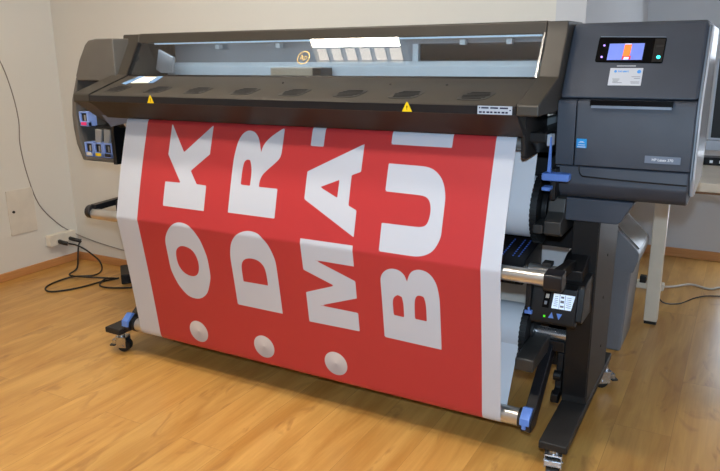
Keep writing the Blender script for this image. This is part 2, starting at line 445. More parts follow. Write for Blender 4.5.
# interior
b = MB().box(-1.89, -.155, .40, .47, 1.0, 1.36); b.build('inner_back_panel', 'inner', pr)
b = MB().box(-1.89, -.155, .12, .40, 1.07, 1.10); b.build('platen', 'innerl', pr)
b = MB().px([(.33, 1.17), (.33, 1.262), (.345, 1.278), (.40, 1.278), (.40, 1.17)], -1.88, -.16); b.build('carriage_beam', 'innerl', pr, bevel=.002)
b = MB().px([(.31, 1.20), (.31, 1.226), (.33, 1.226), (.33, 1.20)], -1.88, -.16); b.build('carriage_rail', 'steel', pr, bevel=.002)
b = MB().box(-1.245, -1.045, .24, .32, 1.19, 1.258); b.mi = 1; b.box(-1.045, -1.005, .235, .32, 1.19, 1.257)
b.build('print_carriage', ['beige', 'dark'], pr, bevel=.003)
b = MB()
for k in range(7): b.box(-.655, -.215, .378, .40, 1.286+k*.0075, 1.2915+k*.0075)
b.box(-.665, -.205, .39, .40, 1.282, 1.341); b.build('belt_cover', 'black', pr)
b = MB().box(-.69, -.668, .375, .40, 1.275, 1.34); b.build('belt_clamp', 'innerl', pr)
b = MB().py([(-1.86, 1.25), (-1.835, 1.335), (-1.755, 1.30), (-1.765, 1.235), (-1.83, 1.235)], .24, .255); b.build('inner_end_plate', 'inner', pr, bevel=.002)
b = MB().box(-1.82, -.17, .205, .220, 1.3545, 1.3600); b.build('work_light', 'strip', pr, label='cool white light strip inside the printer')
for x in (-1.62, -1.3, -.96, -.5, -.33): MB().box(x, x+.02, .36, .385, 1.335, 1.352).build('inner_clip', 'innerl', pr)
# main body behind / beneath
b = MB().px([(.06, 1.07), (.06, 1.04), (.14, 1.0), (.45, .98), (.60, 1.0), (.60, 1.34), (.49, 1.385), (.47, 1.385), (.47, 1.07)], -1.96, -.10)
b.build('main_body', 'black', pr, bevel=.004)
b = MB().px([(.50, .60), (.50, 1.0), (.56, 1.0), (.56, .60)], -1.90, -.02); b.build('rear_panel', 'black', pr)
# side plate hanging below the cover on the right
b = MB().px([(-.01, 1.125), (.012, 1.0), (.025, .992), (.24, .992), (.26, 1.01), (.26, 1.125)], -.162, -.148)
b.build('side_plate', 'stand', pr, bevel=.004)
b = MB().px([(.0, 1.085), (.05, 1.02), (.22, 1.01), (.22, 1.085)], -1.895, -1.84); b.build('side_plate', 'stand', pr, bevel=.004)
for x0, x1 in ((-.21, -.165), (-1.86, -1.79)): MB().cyl((x0, .05, 1.035), (x1, .05, 1.035), .018).build('platen_roller', 'silver', pr)
MB().box(-.100, -.086, .07, .11, 1.03, 1.065).build('latch_bracket', 'lab', pr, bevel=.002)
# left ink module -------------------------------------------------
def rnd(pts, r, n=5):
    out = []
    for i, p in enumerate(pts):
        a = Vector(pts[i-1]); p = Vector(p); c = Vector(pts[(i+1) % len(pts)])
        rr = r[i] if isinstance(r, (list, tuple)) else r
        rr = min(rr, (a-p).length*.45, (c-p).length*.45)
        s_, e = p+(a-p).normalized()*rr, p+(c-p).normalized()*rr
        for k in range(n+1):
            t = k/n; out.append(tuple((1-t)**2*s_+2*t*(1-t)*p+t*t*e))
    return out
outl = [(-1.90, 1.375), (-2.05, 1.375), (-2.115, 1.365), (-2.17, 1.30), (-2.225, 1.21), (-2.25, 1.123), (-2.262, 1.05), (-2.262, .995), (-2.252, .92), (-2.218, .848), (-1.90, .848)]
b = MB()
# upper solid shell, with the recess for the cartridges kept open below
b.py([(-1.955, 1.381), (-2.06, 1.381), (-2.105, 1.375), (-2.128, 1.358), (-2.175, 1.292), (-2.208, 1.225), (-2.20, 1.205), (-1.955, 1.205)], .10, .52)
b.py([(-2.205, 1.225), (-2.25, 1.123), (-2.262, 1.05), (-2.262, .995), (-2.252, .92), (-2.220, .848), (-2.205, .865), (-2.222, .925), (-2.232, .995), (-2.232, 1.06), (-2.215, 1.16), (-2.20, 1.205)], .10, .52)
b.py([(-2.220, .848), (-1.955, .848), (-1.955, .866), (-2.205, .866)], .10, .52)
b.box(-2.235, -1.955, .30, .52, .86, 1.21)
b.build('ink_module', 'modg', pr, bevel=.005, label='rounded grey end housing holding the ink cartridges')
b = MB().box(-2.225, -1.955, .285, .299, .868, 1.204); b.mi = 0
b.box(-2.16, -1.957, .14, .285, .995, 1.005); b.box(-1.975, -1.955, .06, .285, .85, 1.03)
b.build('cartridge_bay', 'black', pr)
def cartridge(x0, z0, lab_, dark=True):
    w = .058; h = .066; y = .105
    o = MB()
    o.box(x0, x0+w, y, y+.05, z0, z0+.006); o.box(x0, x0+w, y, y+.05, z0+h-.006, z0+h)
    o.box(x0, x0+.010, y, y+.05, z0, z0+h); o.box(x0+w-.010, x0+w, y, y+.05, z0, z0+h)
    o.box(x0, x0+w, y, y+.02, z0, z0+.022); o.box(x0+.01, x0+w-.01, y+.03, y+.05, z0+.006, z0+h-.006)
    c = o.build('ink_cartridge', 'lblue', pr, bevel=.003)
    q = MB().box(x0+.0125, x0+w-.0125, y+.006, y+.012, z0+.024, z0+h-.009); q.build('window_slot', 'rubber', c)
    q = MB().box(x0+.012, x0+w-.012, y-.002, y, z0+.006, z0+.020); q.build('colour_label', lab_, c)
    q = MB().box(x0+.030, x0+w-.020, y+.003, y+.006, z0+.026, z0+h-.014); q.build('tab', 'greyink' if lab_ != 'yellow' else 'greyink', c)
for i, lb in enumerate(('socket', 'yellow', 'rubber')): cartridge(-2.208+.0600*i, .866, lb)
cartridge(-2.222, 1.002, 'magenta')
MB().quad([(-1.945, -.01, 1.078), (-1.80, .0, 1.07), (-1.80, .02, 1.045), (-1.90, .0, 1.022)]).build('loose_film', 'film', pr, label='grey scrap of translucent film')
for i in range(3):
    x = -2.150+.055*i
    MB().py([(x, .915), (x+.034, .915), (x+.050, .988), (x+.008, .992)], .118, .13).build('ink_pouch', 'greyink', pr, bevel=.003)
# crumpled film scrap under the cover at the left
# right electronics cabinet ---------------------------------------
CX0, CX1 = -.085, .296
prof_u = [(.135, 1.170), (.258, 1.3805), (.266, 1.388), (.285, 1.392), (.60, 1.392), (.60, 1.170)]
cab = MB().px(prof_u, CX0, CX1).build('control_cabinet', 'cab', pr, bevel=.010, seg=3)
dprof = [(.128, .968), (.118, 1.150), (.124, 1.163), (.140, 1.167), (.60, 1.167), (.60, .968)]
MB().px(dprof, CX0, -.030).build('side_cover', 'cab', pr, bevel=.002)
door = MB().px(dprof, -.0275, CX1).build('front_door', 'cab', pr, bevel=.003)
MB().box(.010, .236, .112, .130, 1.150, 1.1665).build('grip_recess', 'gloss', door, label='dark finger recess along the top of the door')
MB().box(.014, .233, .1105, .118, 1.144, 1.1515).build('grip_lip', 'plate', door)
b = MB().px([(.135, .965), (.130, .91), (.145, .882), (.175, .862), (.205, .856), (.60, .856), (.60, .965)], CX0, CX1-.001)
low = b.build('lower_housing', 'cab', pr, bevel=.005)
b = MB().tube([(-.012, .130, .967), (-.010, .128, .950), (-.002, .1265, .938), (.02, .1265, .935), (.15, .1265, .931), (.294, .1265, .929)], .0022, 6, 4)
b.build('seam', 'black', low)
# bulging side skin; window glare is put into its pale colour
b = MB().px([(.28, 1.378), (.60, 1.378), (.60, .88), (.22, .88), (.16, .94), (.145, 1.14), (.16, 1.18)], CX1, CX1+.014)
b.build('side_skin', 'cab_side', pr, bevel=.009, seg=3, label='glossy side panel, its glare painted in as a pale colour')
# screen on the sloped face
u = Vector((0, .125, .212)).normalized()
SM = frame((0, .135, 1.170), (1, 0, 0), u)        # y up the slope
b = MB(); polyf(SM, b, rnd([(-.001, .121), (.189, .116), (.191, .200), (.001, .206)], .007), -.002, .003)
scr = b.build('touch_screen', 'gloss', pr)
b = MB(); polyf(SM, b, [(.004, .205), (.188, .1995), (.188, .2015), (.004, .2070)], 0, .0045); b.build('screen_rim', 'plate', scr)
def sq(name, mat, x0, x1, y0, y1, d=.0034, sk=.0, parent=scr):
    b = MB(); polyf(SM, b, [(x0, y0), (x1, y0), (x1+sk, y1), (x0+sk, y1)], .002, d); return b.build(name, mat, parent)
sq('display', 'scr', .033, .132, .127, .182, sk=.001)
sq('displayed_picture', 'scro', .076, .096, .139, .178, .0038, .002)
sq('displayed_picture', 'scrr', .075, .099, .128, .140, .0037, .001)
sq('displayed_picture', 'scrw', .080, .094, .128, .136, .0042, .001)
sq('display_bar', 'scrw', .078, .097, .1785, .1815, .0036, 0)
sq('side_keypad', 'black', .159, .187, .120, .196, .0036, .001)
sq('keypad_slot', 'rubber', .165, .185, .168, .175, .0042)
for x, y, r, m in ((.176, .135, .0055, 'cyan'), (.017, .137, .003, 'violet'), (.019, .176, .003, 'violet')):
    b = MB(); b.cyl(SM @ Vector((x, y, .003)), SM @ Vector((x, y, .0048)), r, 20)
    if m == 'cyan': b.build('power_button', m, scr)
    else: b.build('indicator_light', m, scr)
b = MB(); onf(SM, b, .065, .118, .1075, .1090, 0, .0008); b.build('panel_caption', 'txtw', pr)
# business card stuck to the cabinet
b = MB(); onf(SM, b, .048, .140, .044, .101, .0002, .0012)
crd = tag(b.build('business_card', 'card'), 'small white business card with blue print stuck below the touch screen', 'business card')
for x, y, r in ((.064, .090, .004), (.130, .089, .0058)):
    b = MB(); b.cyl(SM @ Vector((x, y, .001)), SM @ Vector((x, y, .0016)), r, 20); b.build('card_emblem', 'cardblue', crd)
text_mesh('card_heading', 'Integart', .0095, 'cardblue', crd, SM @ Matrix.Translation((.086, .0903, .0014)), depth=.0002, bold=.0003)
for x0, x1, y in ((.111, .135, .0715), (.119, .135, .066), (.110, .135, .055), (.112, .135, .051), (.058, .079, .064), (.060, .077, .060), (.060, .075, .056), (.060, .087, .052)):
    b = MB(); onf(SM, b, x0, x1, y, y+.0015, .0012, .0016); b.build('card_line', 'cardgrey', crd)
# door badges
DM = frame((0, .1262, 1.0), (1, 0, 0), (0, -.010, .182))
b = MB(); onf(DM, b, -.023, .007, .023, .051, 0, .003)
es = b.build('energy_label', 'energy', door, label='bright blue square energy label')
for pts in ([(-.018, .037), (-.012, .043), (-.004, .043), (.002, .039), (-.004, .040), (-.012, .040)], [(-.020, .0255), (.004, .0255), (.004, .0275), (-.020, .0275)], [(-.018, .032), (.002, .032), (.002, .0335), (-.018, .0335)]):
    b = MB(); polyf(DM, b, pts, .003, .0036); b.build('label_print', 'txtw', door)
b = MB(); onf(DM, b, .174, .270, -.011, .010, 0, .0025)
npb = b.build('name_plate', 'plate', door, label='blue grey name plate with white lettering')
text_mesh('name_plate_lettering', 'HP Latex 370', .0105, 'txtw', door, DM @ Matrix.Translation((.222, -.0005, .0029)), depth=.0004, bold=.0002)
# under box and its darker flank
b = MB().py([(-.085, .858), (.152, .858), (.116, .790), (.106, .784), (-.056, .784), (-.085, .80)], .17, .58)
b.build('under_housing', 'cab', pr, bevel=.004)
# blue levers
MB().loop2([(-.090, .05, .955), (-.080, .05, .952), (-.078, .06, .955), (-.088, .06, .96)], [(-.086, .05, 1.06), (-.083, .05, 1.06), (-.082, .06, 1.06), (-.085, .06, 1.06)]).build('lever_stem', 'blue', pr, bevel=.002)
MB().box(-.104, -.022, .04, .08, .928, .952).build('load_lever', 'blue', pr, bevel=.006, label='blue loading lever')
MB().box(-.104, -.078, .05, .09, .895, .907).build('spindle_lever', 'blue', pr, bevel=.003, label='small blue spindle lever')
MB().box(-.088, -.070, .09, .16, .86, .96).build('lever_bearing', 'black', pr, bevel=.004)

# supply spindle
def gear(name, x0, x1, cy, cz, r, n=44, tooth=.004):
    b = MB(); pts = []
    for k in range(n):
        for f, q in ((0, r), (.5, r), (.5, r-tooth), (1, r-tooth)):
            a = 2*PI*(k+f)/n; pts.append((cy+q*math.cos(a), cz+q*math.sin(a)))
    b.px(pts, x0, x1)
    return b.build(name, 'rubber', pr)
SY, SZ = .25, .80
gear('spindle_flange', -.158, -.136, SY, SZ, .122)
MB().cyl((-.136, SY, SZ), (-.115, SY, SZ), .07).build('flange_hub', 'black', pr, bevel=.004)
MB().cyl((-.115, SY, SZ), (-.05, SY, SZ), .022).build('supply_spindle', 'steel', pr)
b = MB().px([(.11, .745), (.11, .785), (.15, .81), (.16, .855), (.22, .875), (.30, .82), (.30, .735), (.13, .735)], -.105, -.050)
b.build('spindle_holder', 'dark', pr, bevel=.004)
MB().box(-.136, -.105, .10, .20, .745, .775).build('spindle_catch', 'dark', pr, bevel=.004)
gear('spindle_flange', -1.86, -1.838, SY, SZ, .108)
MB().box(-1.93, -1.86, .14, .34, .72, .86).build('spindle_holder', 'dark', pr, bevel=.006)
# loading table
b = MB().px([(.07, .575), (.07, .640), (.10, .656), (.28, .680), (.30, .67), (.30, .575)], -1.87, -.150)
lt = b.build('loading_table', 'black', pr, bevel=.004)
for c, x in enumerate((-.235, -.200, -.180)):
    b = MB()
    for k in range(9):
        y = .115+k*.017; z = .656+(y-.10)*(.024/.18)
        b.box(x-.0025, x+.0025, y, y+.008, z, z+.0012)
    b.build('alignment_marks', 'dotblue', lt, label='row of small blue alignment marks')
MB().box(-.235, -.175, .055, .075, .580, .636).build('table_latch', 'dark', pr, bevel=.003)
# front tube (deflector bar)
b = MB().cyl((-1.985, -.074, .658), (-.038, -.074, .658), .0225, 32); b.build('front_roller', 'silver', pr)
MB().px(rnd([(-.106, .630), (-.106, .680), (-.05, .686), (-.045, .645), (-.06, .626)], .01), -.044, .010).build('roller_bracket', 'blackm', pr, bevel=.004)
MB().px([(-.05, .650), (-.05, .682), (.15, .660), (.15, .63)], -.030, -.004).build('bracket_arm', 'black', pr, bevel=.003)
MB().cyl((-1.998, -.076, .666), (-1.972, -.076, .666), .029, 24).build('roller_bracket', 'blackm', pr, bevel=.004)
MB().px([(-.08, .672), (-.08, .698), (.10, .705), (.10, .68)], -1.985, -1.95).build('bracket_arm', 'blackm', pr, bevel=.004)
MB().box(-1.90, -1.80, -.02, .10, .66, .71).build('bracket_arm', 'blackm', pr, bevel=.004)
b = MB().cyl((-1.85, .14, .612), (-.03, .14, .612), .021, 24); b.build('rear_roller', 'silver', pr)
MB().px([(.11, .585), (.11, .635), (.20, .665), (.5, .67), (.5, .585)], -.045, .028).build('roller_bracket', 'black', pr, bevel=.004)
MB().box(-.105, -.075, .12, .16, .632, .646).build('bracket_clip', 'dark', pr, bevel=.002)

# stand: posts, feet, casters
def foot(x0, x1, y0, y1):
    f = MB().px(rnd([(y0, .104), (y0, .131), (y1, .131), (y1, .104)], .006), x0, x1)
    return f.build('stand_foot', 'stand', pr, bevel=.004)
def caster(f, x, y, ang):
    c, s_ = math.cos(ang), math.sin(ang)
    def T(p): return (x+c*p[0]-s_*p[1], y+s_*p[0]+c*p[1], p[2])
    def tb(mb, x0, x1, y0, y1, z0, z1):
        P = [(x0,y0),(x1,y0),(x1,y1),(x0,y1)]
        mb.loop2([T((a, b_, z0)) for a, b_ in P], [T((a, b_, z1)) for a, b_ in P])
    b = MB(); b.cyl(T((0, 0, .070)), T((0, 0, .105)), .016, 16); tb(b, -.026, .026, -.02, .03, .066, .072)
    tb(b, -.027, -.024, -.015, .03, .022, .07); tb(b, .024, .027, -.015, .03, .022, .07)
    b.cyl(T((-.031, .015, .03)), T((.031, .015, .03)), .005, 10); tb(b, -.024, .024, -.035, -.018, .040, .058)
    b.build('caster_fork', 'steel', f)
    b = MB(); b.cyl(T((-.021, .015, .0285)), T((-.004, .015, .0285)), .0285, 24); b.cyl(T((.004, .015, .0285)), T((.021, .015, .0285)), .0285, 24)
    b.cyl(T((-.004, .015, .0285)), T((.004, .015, .0285)), .02, 16)
    b.build('caster_wheel', 'rubber', f, bevel=.003)
    b = MB(); tb(b, -.018, .018, -.052, -.028, .026, .032); b.build('brake_pedal', 'dark', f)
fR = foot(-.032, .056, -.088, .70); caster(fR, .006, -.035, .15); caster(fR, .040, .66, 2.2)
fL = foot(-1.995, -1.905, -.066, .70); caster(fL, -1.965, -.005, -1.2); caster(fL, -1.95, .62, .4)
b = MB().px([(.212, .13), (.205, .60), (.205, .80), (.205, .845), (.62, .845), (.60, .70), (.56, .13)], -.032, .053)
b.build('stand_post', 'stand', pr, bevel=.004)
b = MB()
for y, z in ((.40, .62), (.38, .47), (.42, .27)): b.cyl((.053, y, z), (.055, y, z), .005, 10)
b.build('post_screws', 'rubber', pr)
MB().px([(.212, .13), (.205, .99), (.56, .99), (.56, .13)], -1.99, -1.915).build('stand_post', 'stand', pr, bevel=.004)
MB().box(-1.96, -.032, .47, .53, .135, .30).build('cross_beam', 'black', pr, bevel=.004)
MB().box(-.028, .049, .2035, .206, .16, .80).build('post_front_shade', 'black', pr, label='front of the post with its shade painted black')  # shade on the post front, put on as a thin black sheet

# take-up reel
TY, TZ = .225, .365
gear('take_up_flange', -.168, -.146, TY, TZ, .112)
MB().cyl((-.146, TY, TZ), (-.132, TY, TZ), .06).build('flange_hub', 'black', pr, bevel=.004)
MB().cyl((-.132, TY, TZ), (-.03, TY, TZ), .02).build('take_up_spindle', 'steel', pr)
gear('take_up_flange', -1.83, -1.808, TY, TZ, .112)
MB().box(-1.95, -1.83, .18, .28, .32, .41).build('reel_support', 'black', pr, bevel=.005)
b = MB().px(rnd([(-.005, .312), (-.005, .356), (.10, .364), (.24, .364), (.24, .312)], .008), -.142, -.082)
b.build('reel_support', 'dark', pr, bevel=.004)
MB().box(-.092, -.03, .20, .24, .31, .35).build('reel_support', 'black', pr, bevel=.004)
# take-up control unit
b = MB().px(rnd([(.045, .490), (.062, .480), (.21, .475), (.21, .610), (.085, .600), (.075, .592)], .006), -.085, .045)
b.build('take_up_motor', 'black', pr, bevel=.004)
cuf = MB().px(rnd([(.028, .478), (.052, .592), (.085, .598), (.085, .478), (.045, .468)], .006), -.112, .028)
cuf = cuf.build('control_unit', 'black', pr, bevel=.004)
KM = frame((0, .0305, .482), (1, 0, 0), (0, .0225, .107))
def kp(name, mat, pts, d=.004, dz=.0): 
    b = MB(); polyf(KM, b, pts, -.002, d); return b.build(name, mat, cuf)
kp('lcd_label', 'lcd', [(-.047, .046), (.013, .046), (.022, .093), (-.043, .093)])
b = MB()
for k in range(6):
    onf(KM, b, -.041+k*.0004, -.029, .054+k*.006, .0555+k*.006, .004, .0045); onf(KM, b, -.003, .012, .054+k*.006, .0555+k*.006, .004, .0045)
onf(KM, b, -.0245, -.0232, .047, .092, .004, .0045); onf(KM, b, -.0075, -.0062, .047, .092, .004, .0045)
onf(KM, b, -.021, -.010, .052, .058, .004, .0045); onf(KM, b, -.021, -.010, .066, .074, .004, .0045); onf(KM, b, -.020, -.011, .081, .087, .004, .0045)
b.build('label_diagrams', 'cardgrey', cuf)
kp('arrow_button', 'blue', [(-.054, .014), (-.037, .014), (-.044, .033)]); kp('arrow_button', 'blue', [(-.029, .031), (-.012, .031), (-.021, .012)])
kp('status_light', 'green', [(-.069, .014), (-.063, .014), (-.063, .020), (-.069, .020)])
kp('rocker_switch', 'gloss', [(-.076, .045), (-.056, .045), (-.052, .096), (-.071, .096)], .006)
kp('switch_symbol', 'cardgrey', [(-.070, .055), (-.062, .055), (-.061, .066), (-.069, .066)], .0066); kp('switch_symbol', 'greyink', [(-.068, .076), (-.057, .076), (-.056, .089), (-.066, .089)], .0066)
MB().px([(.03, .50), (.03, .60), (.07, .61), (.07, .50)], -.128, -.112).build('unit_guide', 'rubber', pr, bevel=.002)
b = MB().box(-.128, -.104, .022, .05, .500, .511); b.box(-.118, -.112, .022, .05, .505, .522); b.build('release_tab', 'blue', pr, bevel=.002)
# tension bar and its arms
BY, BZ = .0, .146
MB().cyl((-1.85, BY, BZ), (-.118, BY, BZ), .0295, 40).build('tension_bar', 'silver', pr)
def arm(x0, x1, sgn):
    P = [(-.045, .122), (-.045, .160), (.0, .185), (.29, .40), (.33, .37), (.02, .118)]
    a = MB().px(P, x0, x1).build('tension_arm', 'blackm', pr, bevel=.004)
    return a
arm(-.102, -.068, 1); arm(-1.90, -1.870, -1)
MB().cyl((-.119, BY, BZ), (-.102, BY, BZ), .033, 32).build('bar_end_cap', 'rubber', pr, bevel=.003)
MB().cyl((-1.872, BY, BZ), (-1.85, BY, BZ), .033, 32).build('bar_end_cap', 'rubber', pr, bevel=.003)
b = MB().px([(-.051, .146), (-.048, .168), (-.010, .192), (.004, .188), (-.010, .178), (-.038, .160), (-.042, .145)], -.106, -.074); b.px([(-.051, .132), (-.051, .147), (-.044, .147), (-.044, .132)], -.098, -.084)
b.build('arm_clip', 'blue', pr, bevel=.002, label='blue clip at the end of the tension arm')
b = MB().px([(-.052, .146), (-.050, .172), (-.015, .200), (.0, .196), (-.012, .185), (-.038, .165), (-.042, .144)], -1.902, -1.868)
b.build('arm_clip', 'blue', pr, bevel=.002, label='blue clip at the end of the tension arm')
# pivot gear and foot pedal beside the post
b = MB().cyl((-.094, .29, .375), (-.032, .29, .375), .034, 20); b.build('arm_pivot', 'black', pr, bevel=.003)
b = MB().px([(.16, .14), (.16, .17), (.20, .18), (.22, .30), (.25, .30), (.25, .14)], -.055, -.034); b.cyl((-.06, .20, .225), (-.034, .20, .225), .018, 16)
b.cyl((-.06, .185, .152), (-.034, .185, .152), .022, 16)
b.build('arm_stop', 'black', pr, bevel=.003)

# ================================================================== BANNER
bn = thing('printed_banner', 'wide red banner with large white letters hanging from the printer', 'banner', (-.99, 0, .09))
LETTERS = {
    'K': [(-1.554,0.041),(-1.474,0.151),(-1.344,0.039),(-1.344,0.151),(-1.429,0.22),(-1.392,0.269),(-1.344,0.271),(-1.344,0.368),(-1.554,0.367),(-1.554,0.271),(-1.474,0.27),(-1.554,0.164)],
    'O': [(-1.458,0.421),(-1.405,0.431),(-1.365,0.483),(-1.344,0.555),(-1.344,0.642),(-1.372,0.711),(-1.4,0.739),(-1.436,0.754),(-1.486,0.748),(-1.528,0.704),(-1.554,0.642),(-1.554,0.563),(-1.554,0.506),(-1.528,0.463),(-1.493,0.432)],
    'Oi': [(-1.468,0.521),(-1.428,0.527),(-1.405,0.546),(-1.394,0.585),(-1.4,0.623),(-1.418,0.647),(-1.449,0.654),(-1.486,0.643),(-1.508,0.611),(-1.51,0.57),(-1.5,0.539)],
    'R': [(-1.166,0.052),(-1.146,0.057),(-1.127,0.074),(-1.117,0.097),(-1.107,0.131),(-1.101,0.103),(-1.077,0.075),(-1.043,0.051),(-1.016,0.035),(-1.016,0.053),(-1.016,0.145),(-1.087,0.207),(-1.098,0.231),(-1.099,0.256),(-1.016,0.256),(-1.016,0.363),(-1.228,0.362),(-1.228,0.285),(-1.228,0.158),(-1.219,0.098),(-1.203,0.068),(-1.185,0.055)],
    'Ri': [(-1.163,0.159),(-1.151,0.162),(-1.143,0.18),(-1.138,0.207),(-1.139,0.255),(-1.182,0.254),(-1.182,0.202),(-1.179,0.174),(-1.173,0.164)],
    'D': [(-1.12,0.418),(-1.076,0.425),(-1.038,0.464),(-1.016,0.522),(-1.016,0.614),(-1.016,0.741),(-1.228,0.739),(-1.228,0.627),(-1.228,0.531),(-1.214,0.477),(-1.186,0.443),(-1.154,0.425)],
    'Di': [(-1.131,0.528),(-1.094,0.533),(-1.072,0.555),(-1.067,0.585),(-1.067,0.632),(-1.182,0.633),(-1.182,0.587),(-1.179,0.56),(-1.164,0.538)],
    'A': [(-0.686,0.077),(-0.686,0.171),(-0.72,0.185),(-0.719,0.288),(-0.686,0.301),(-0.686,0.392),(-0.898,0.282),(-0.898,0.185)],
    'Ai': [(-0.765,0.204),(-0.839,0.235),(-0.766,0.266)],
    'T': [(-0.898,0.095),(-0.845,0.095),(-0.845,-0.05),(-0.898,-0.05)],
    'M': [(-0.898,0.42),(-0.686,0.42),(-0.686,0.496),(-0.844,0.495),(-0.686,0.552),(-0.686,0.618),(-0.842,0.674),(-0.686,0.675),(-0.686,0.748),(-0.898,0.75),(-0.898,0.63),(-0.773,0.584),(-0.898,0.54),(-0.898,0.464)],
    'U': [(-0.587,0.136),(-0.45,0.137),(-0.418,0.148),(-0.389,0.178),(-0.375,0.225),(-0.375,0.281),(-0.375,0.33),(-0.375,0.358),(-0.393,0.399),(-0.419,0.418),(-0.451,0.427),(-0.587,0.426),(-0.587,0.332),(-0.448,0.332),(-0.429,0.324),(-0.421,0.302),(-0.419,0.27),(-0.428,0.242),(-0.447,0.23),(-0.587,0.228)],
    'I': [(-0.587,0.073),(-0.375,0.073),(-0.375,-0.05),(-0.587,-0.05)],
    'B': [(-0.541,0.48),(-0.511,0.484),(-0.492,0.503),(-0.491,0.53),(-0.477,0.485),(-0.446,0.468),(-0.408,0.475),(-0.383,0.51),(-0.375,0.563),(-0.375,0.753),(-0.587,0.749),(-0.587,0.652),(-0.587,0.559),(-0.587,0.517),(-0.567,0.491)],
    'B1': [(-0.526,0.576),(-0.511,0.581),(-0.506,0.606),(-0.507,0.657),(-0.546,0.655),(-0.547,0.608),(-0.542,0.587)],
    'B2': [(-0.448,0.563),(-0.431,0.567),(-0.424,0.591),(-0.424,0.656),(-0.467,0.655),(-0.466,0.599),(-0.461,0.572)],
}

def smooth(pts, thr=50, it=3):
    for _ in range(it):
        out = []; n = len(pts)
        for i in range(n):
            p0 = Vector(pts[i-1]); p = Vector(pts[i]); p1 = Vector(pts[(i+1) % n])
            a = p-p0; c = p1-p
            ang = abs(math.degrees(math.atan2(a.x*c.y-a.y*c.x, a.dot(c)))) if a.length > 1e-6 and c.length > 1e-6 else 0
            if ang > thr: out.append(tuple(p))
            else:
                fa = min(.25, .012/max(a.length, 1e-6)); fc = min(.25, .012/max(c.length, 1e-6))
                out.append(tuple(p-a*fa)); out.append(tuple(p+c*fc))
        pts = out
    return pts
def sdf(U, V, pts):
    x = np.array([p[0] for p in pts]); y = np.array([p[1] for p in pts])
    x2 = np.roll(x, -1); y2 = np.roll(y, -1)
    d = np.full(U.shape, 1e9); ins = np.zeros(U.shape, bool)
    for a, b_, c, e in zip(x, y, x2, y2):
        dx, dy = c-a, e-b_; L2 = dx*dx+dy*dy+1e-12
        t = np.clip(((U-a)*dx+(V-b_)*dy)/L2, 0, 1)
        d = np.minimum(d, np.hypot(U-a-t*dx, V-b_-t*dy))
        if e != b_:
            cr = ((b_ > V) != (e > V)) & (U < (c-a)*(V-b_)/(e-b_)+a); ins ^= cr
    return np.where(ins, d, -d)
# profile (y,z): out of the slot, down to the front roller, back to the tension bar
prof = [(.035, 1.068), (.022, 1.0665), (.012, 1.062), (.004, 1.054), (0, 1.045)]
for k in range(1, 71): prof.append((-.1005*k/70-.004*math.sin(PI*k/70), 1.045+(.672-1.045)*k/70))
prof += [(-.1015, .664), (-.0995, .655)]
e0 = (BY-.0310, BZ+.004)
for k in range(1, 101): prof.append((-.0995+(e0[0]+.0995)*k/100+.003*math.sin(PI*k/100), .655+(e0[1]-.655)*k/100))
for k in range(1, 13):
    a = PI+k/12*(PI*.72); prof.append((BY+.0305*math.cos(a), BZ+.0305*math.sin(a)))
nprint = len(prof)
U0, U1, NU = -1.806, -.173, 328
us = np.linspace(U0, U1, NU)
vs = np.cumsum([0]+[math.hypot(a[0]-b_[0], a[1]-b_[1]) for a, b_ in zip(prof[1:], prof[:-1])])
UU, VV = np.meshgrid(us, vs)
ink = np.maximum(-1.687-UU, UU+.236)
for k, pts in LETTERS.items():
    if k in ('Oi', 'Ri', 'Di', 'Ai', 'B1', 'B2'): continue
    ink = np.maximum(ink, sdf(UU, VV, smooth(pts) if k in 'ORDUB' else pts))
for k in ('Oi', 'Ri', 'Di', 'Ai', 'B1', 'B2'):
    ink = np.minimum(ink, -sdf(UU, VV, smooth(LETTERS[k]) if k != 'Ai' else LETTERS[k]))
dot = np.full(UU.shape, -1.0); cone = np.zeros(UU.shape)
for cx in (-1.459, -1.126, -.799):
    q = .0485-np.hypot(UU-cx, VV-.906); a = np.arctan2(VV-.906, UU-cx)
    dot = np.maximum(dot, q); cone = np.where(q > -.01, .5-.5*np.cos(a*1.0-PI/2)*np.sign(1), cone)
def sheet(name, prof, us, mat, attrs=None, th=.0005):
    n = len(us); verts = []
    for (y, z) in prof:
        for x in us: verts.append((x, y+.0012*math.sin(x*5.1)*min(1, max(0, (1.0-z)*4))*(1 if z > .15 else 0), z))
    faces = [(j*n+i, (j+1)*n+i, (j+1)*n+i+1, j*n+i+1) for j in range(len(prof)-1) for i in range(n-1)]
    me = bpy.data.meshes.new(name); me.from_pydata(verts, [], faces)
    for k, v in (attrs or {}).items():
        at = me.attributes.new(k, 'FLOAT', 'POINT'); at.data.foreach_set('value', v.astype(np.float32).ravel())
    me.materials.append(MAT[mat])
    for p in me.polygons: p.use_smooth = True
    o = bpy.data.objects.new(name, me); col.objects.link(o); adopt(o, bn); return o
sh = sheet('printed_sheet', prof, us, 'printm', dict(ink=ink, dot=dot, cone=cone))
y1, z1 = prof[-1]
# back of the sheet rising to the take-up roll
a1 = math.radians(200)
p2 = (TY+.088*math.cos(a1)-.0, TZ+.088*math.sin(a1))
back = [(y1+(p2[0]-y1)*k/6, z1+(p2[1]-z1)*k/6) for k in range(7)]
sheet('returning_sheet', back, [U0, -1.0, U1], 'paper').__setitem__('label', 'plain white sheet rising to the take-up reel')
b = MB().cyl((U0+.002, TY, TZ), (U1, TY, TZ), .088, 64); b.build('take_up_roll', 'paper', bn)
b = MB().cyl((U0+.002, SY, SZ), (-.160, SY, SZ), .104, 64); b.build('supply_roll', 'paper', bn)
up = [(SY-.105, SZ+.01), (SY-.09, SZ+.08), (.19, .99), (.17, 1.03)]
sheet('feeding_sheet', up, [-1.80, -1.0, -.157], 'paper').__setitem__('label', 'plain white sheet feeding up from the supply roll')

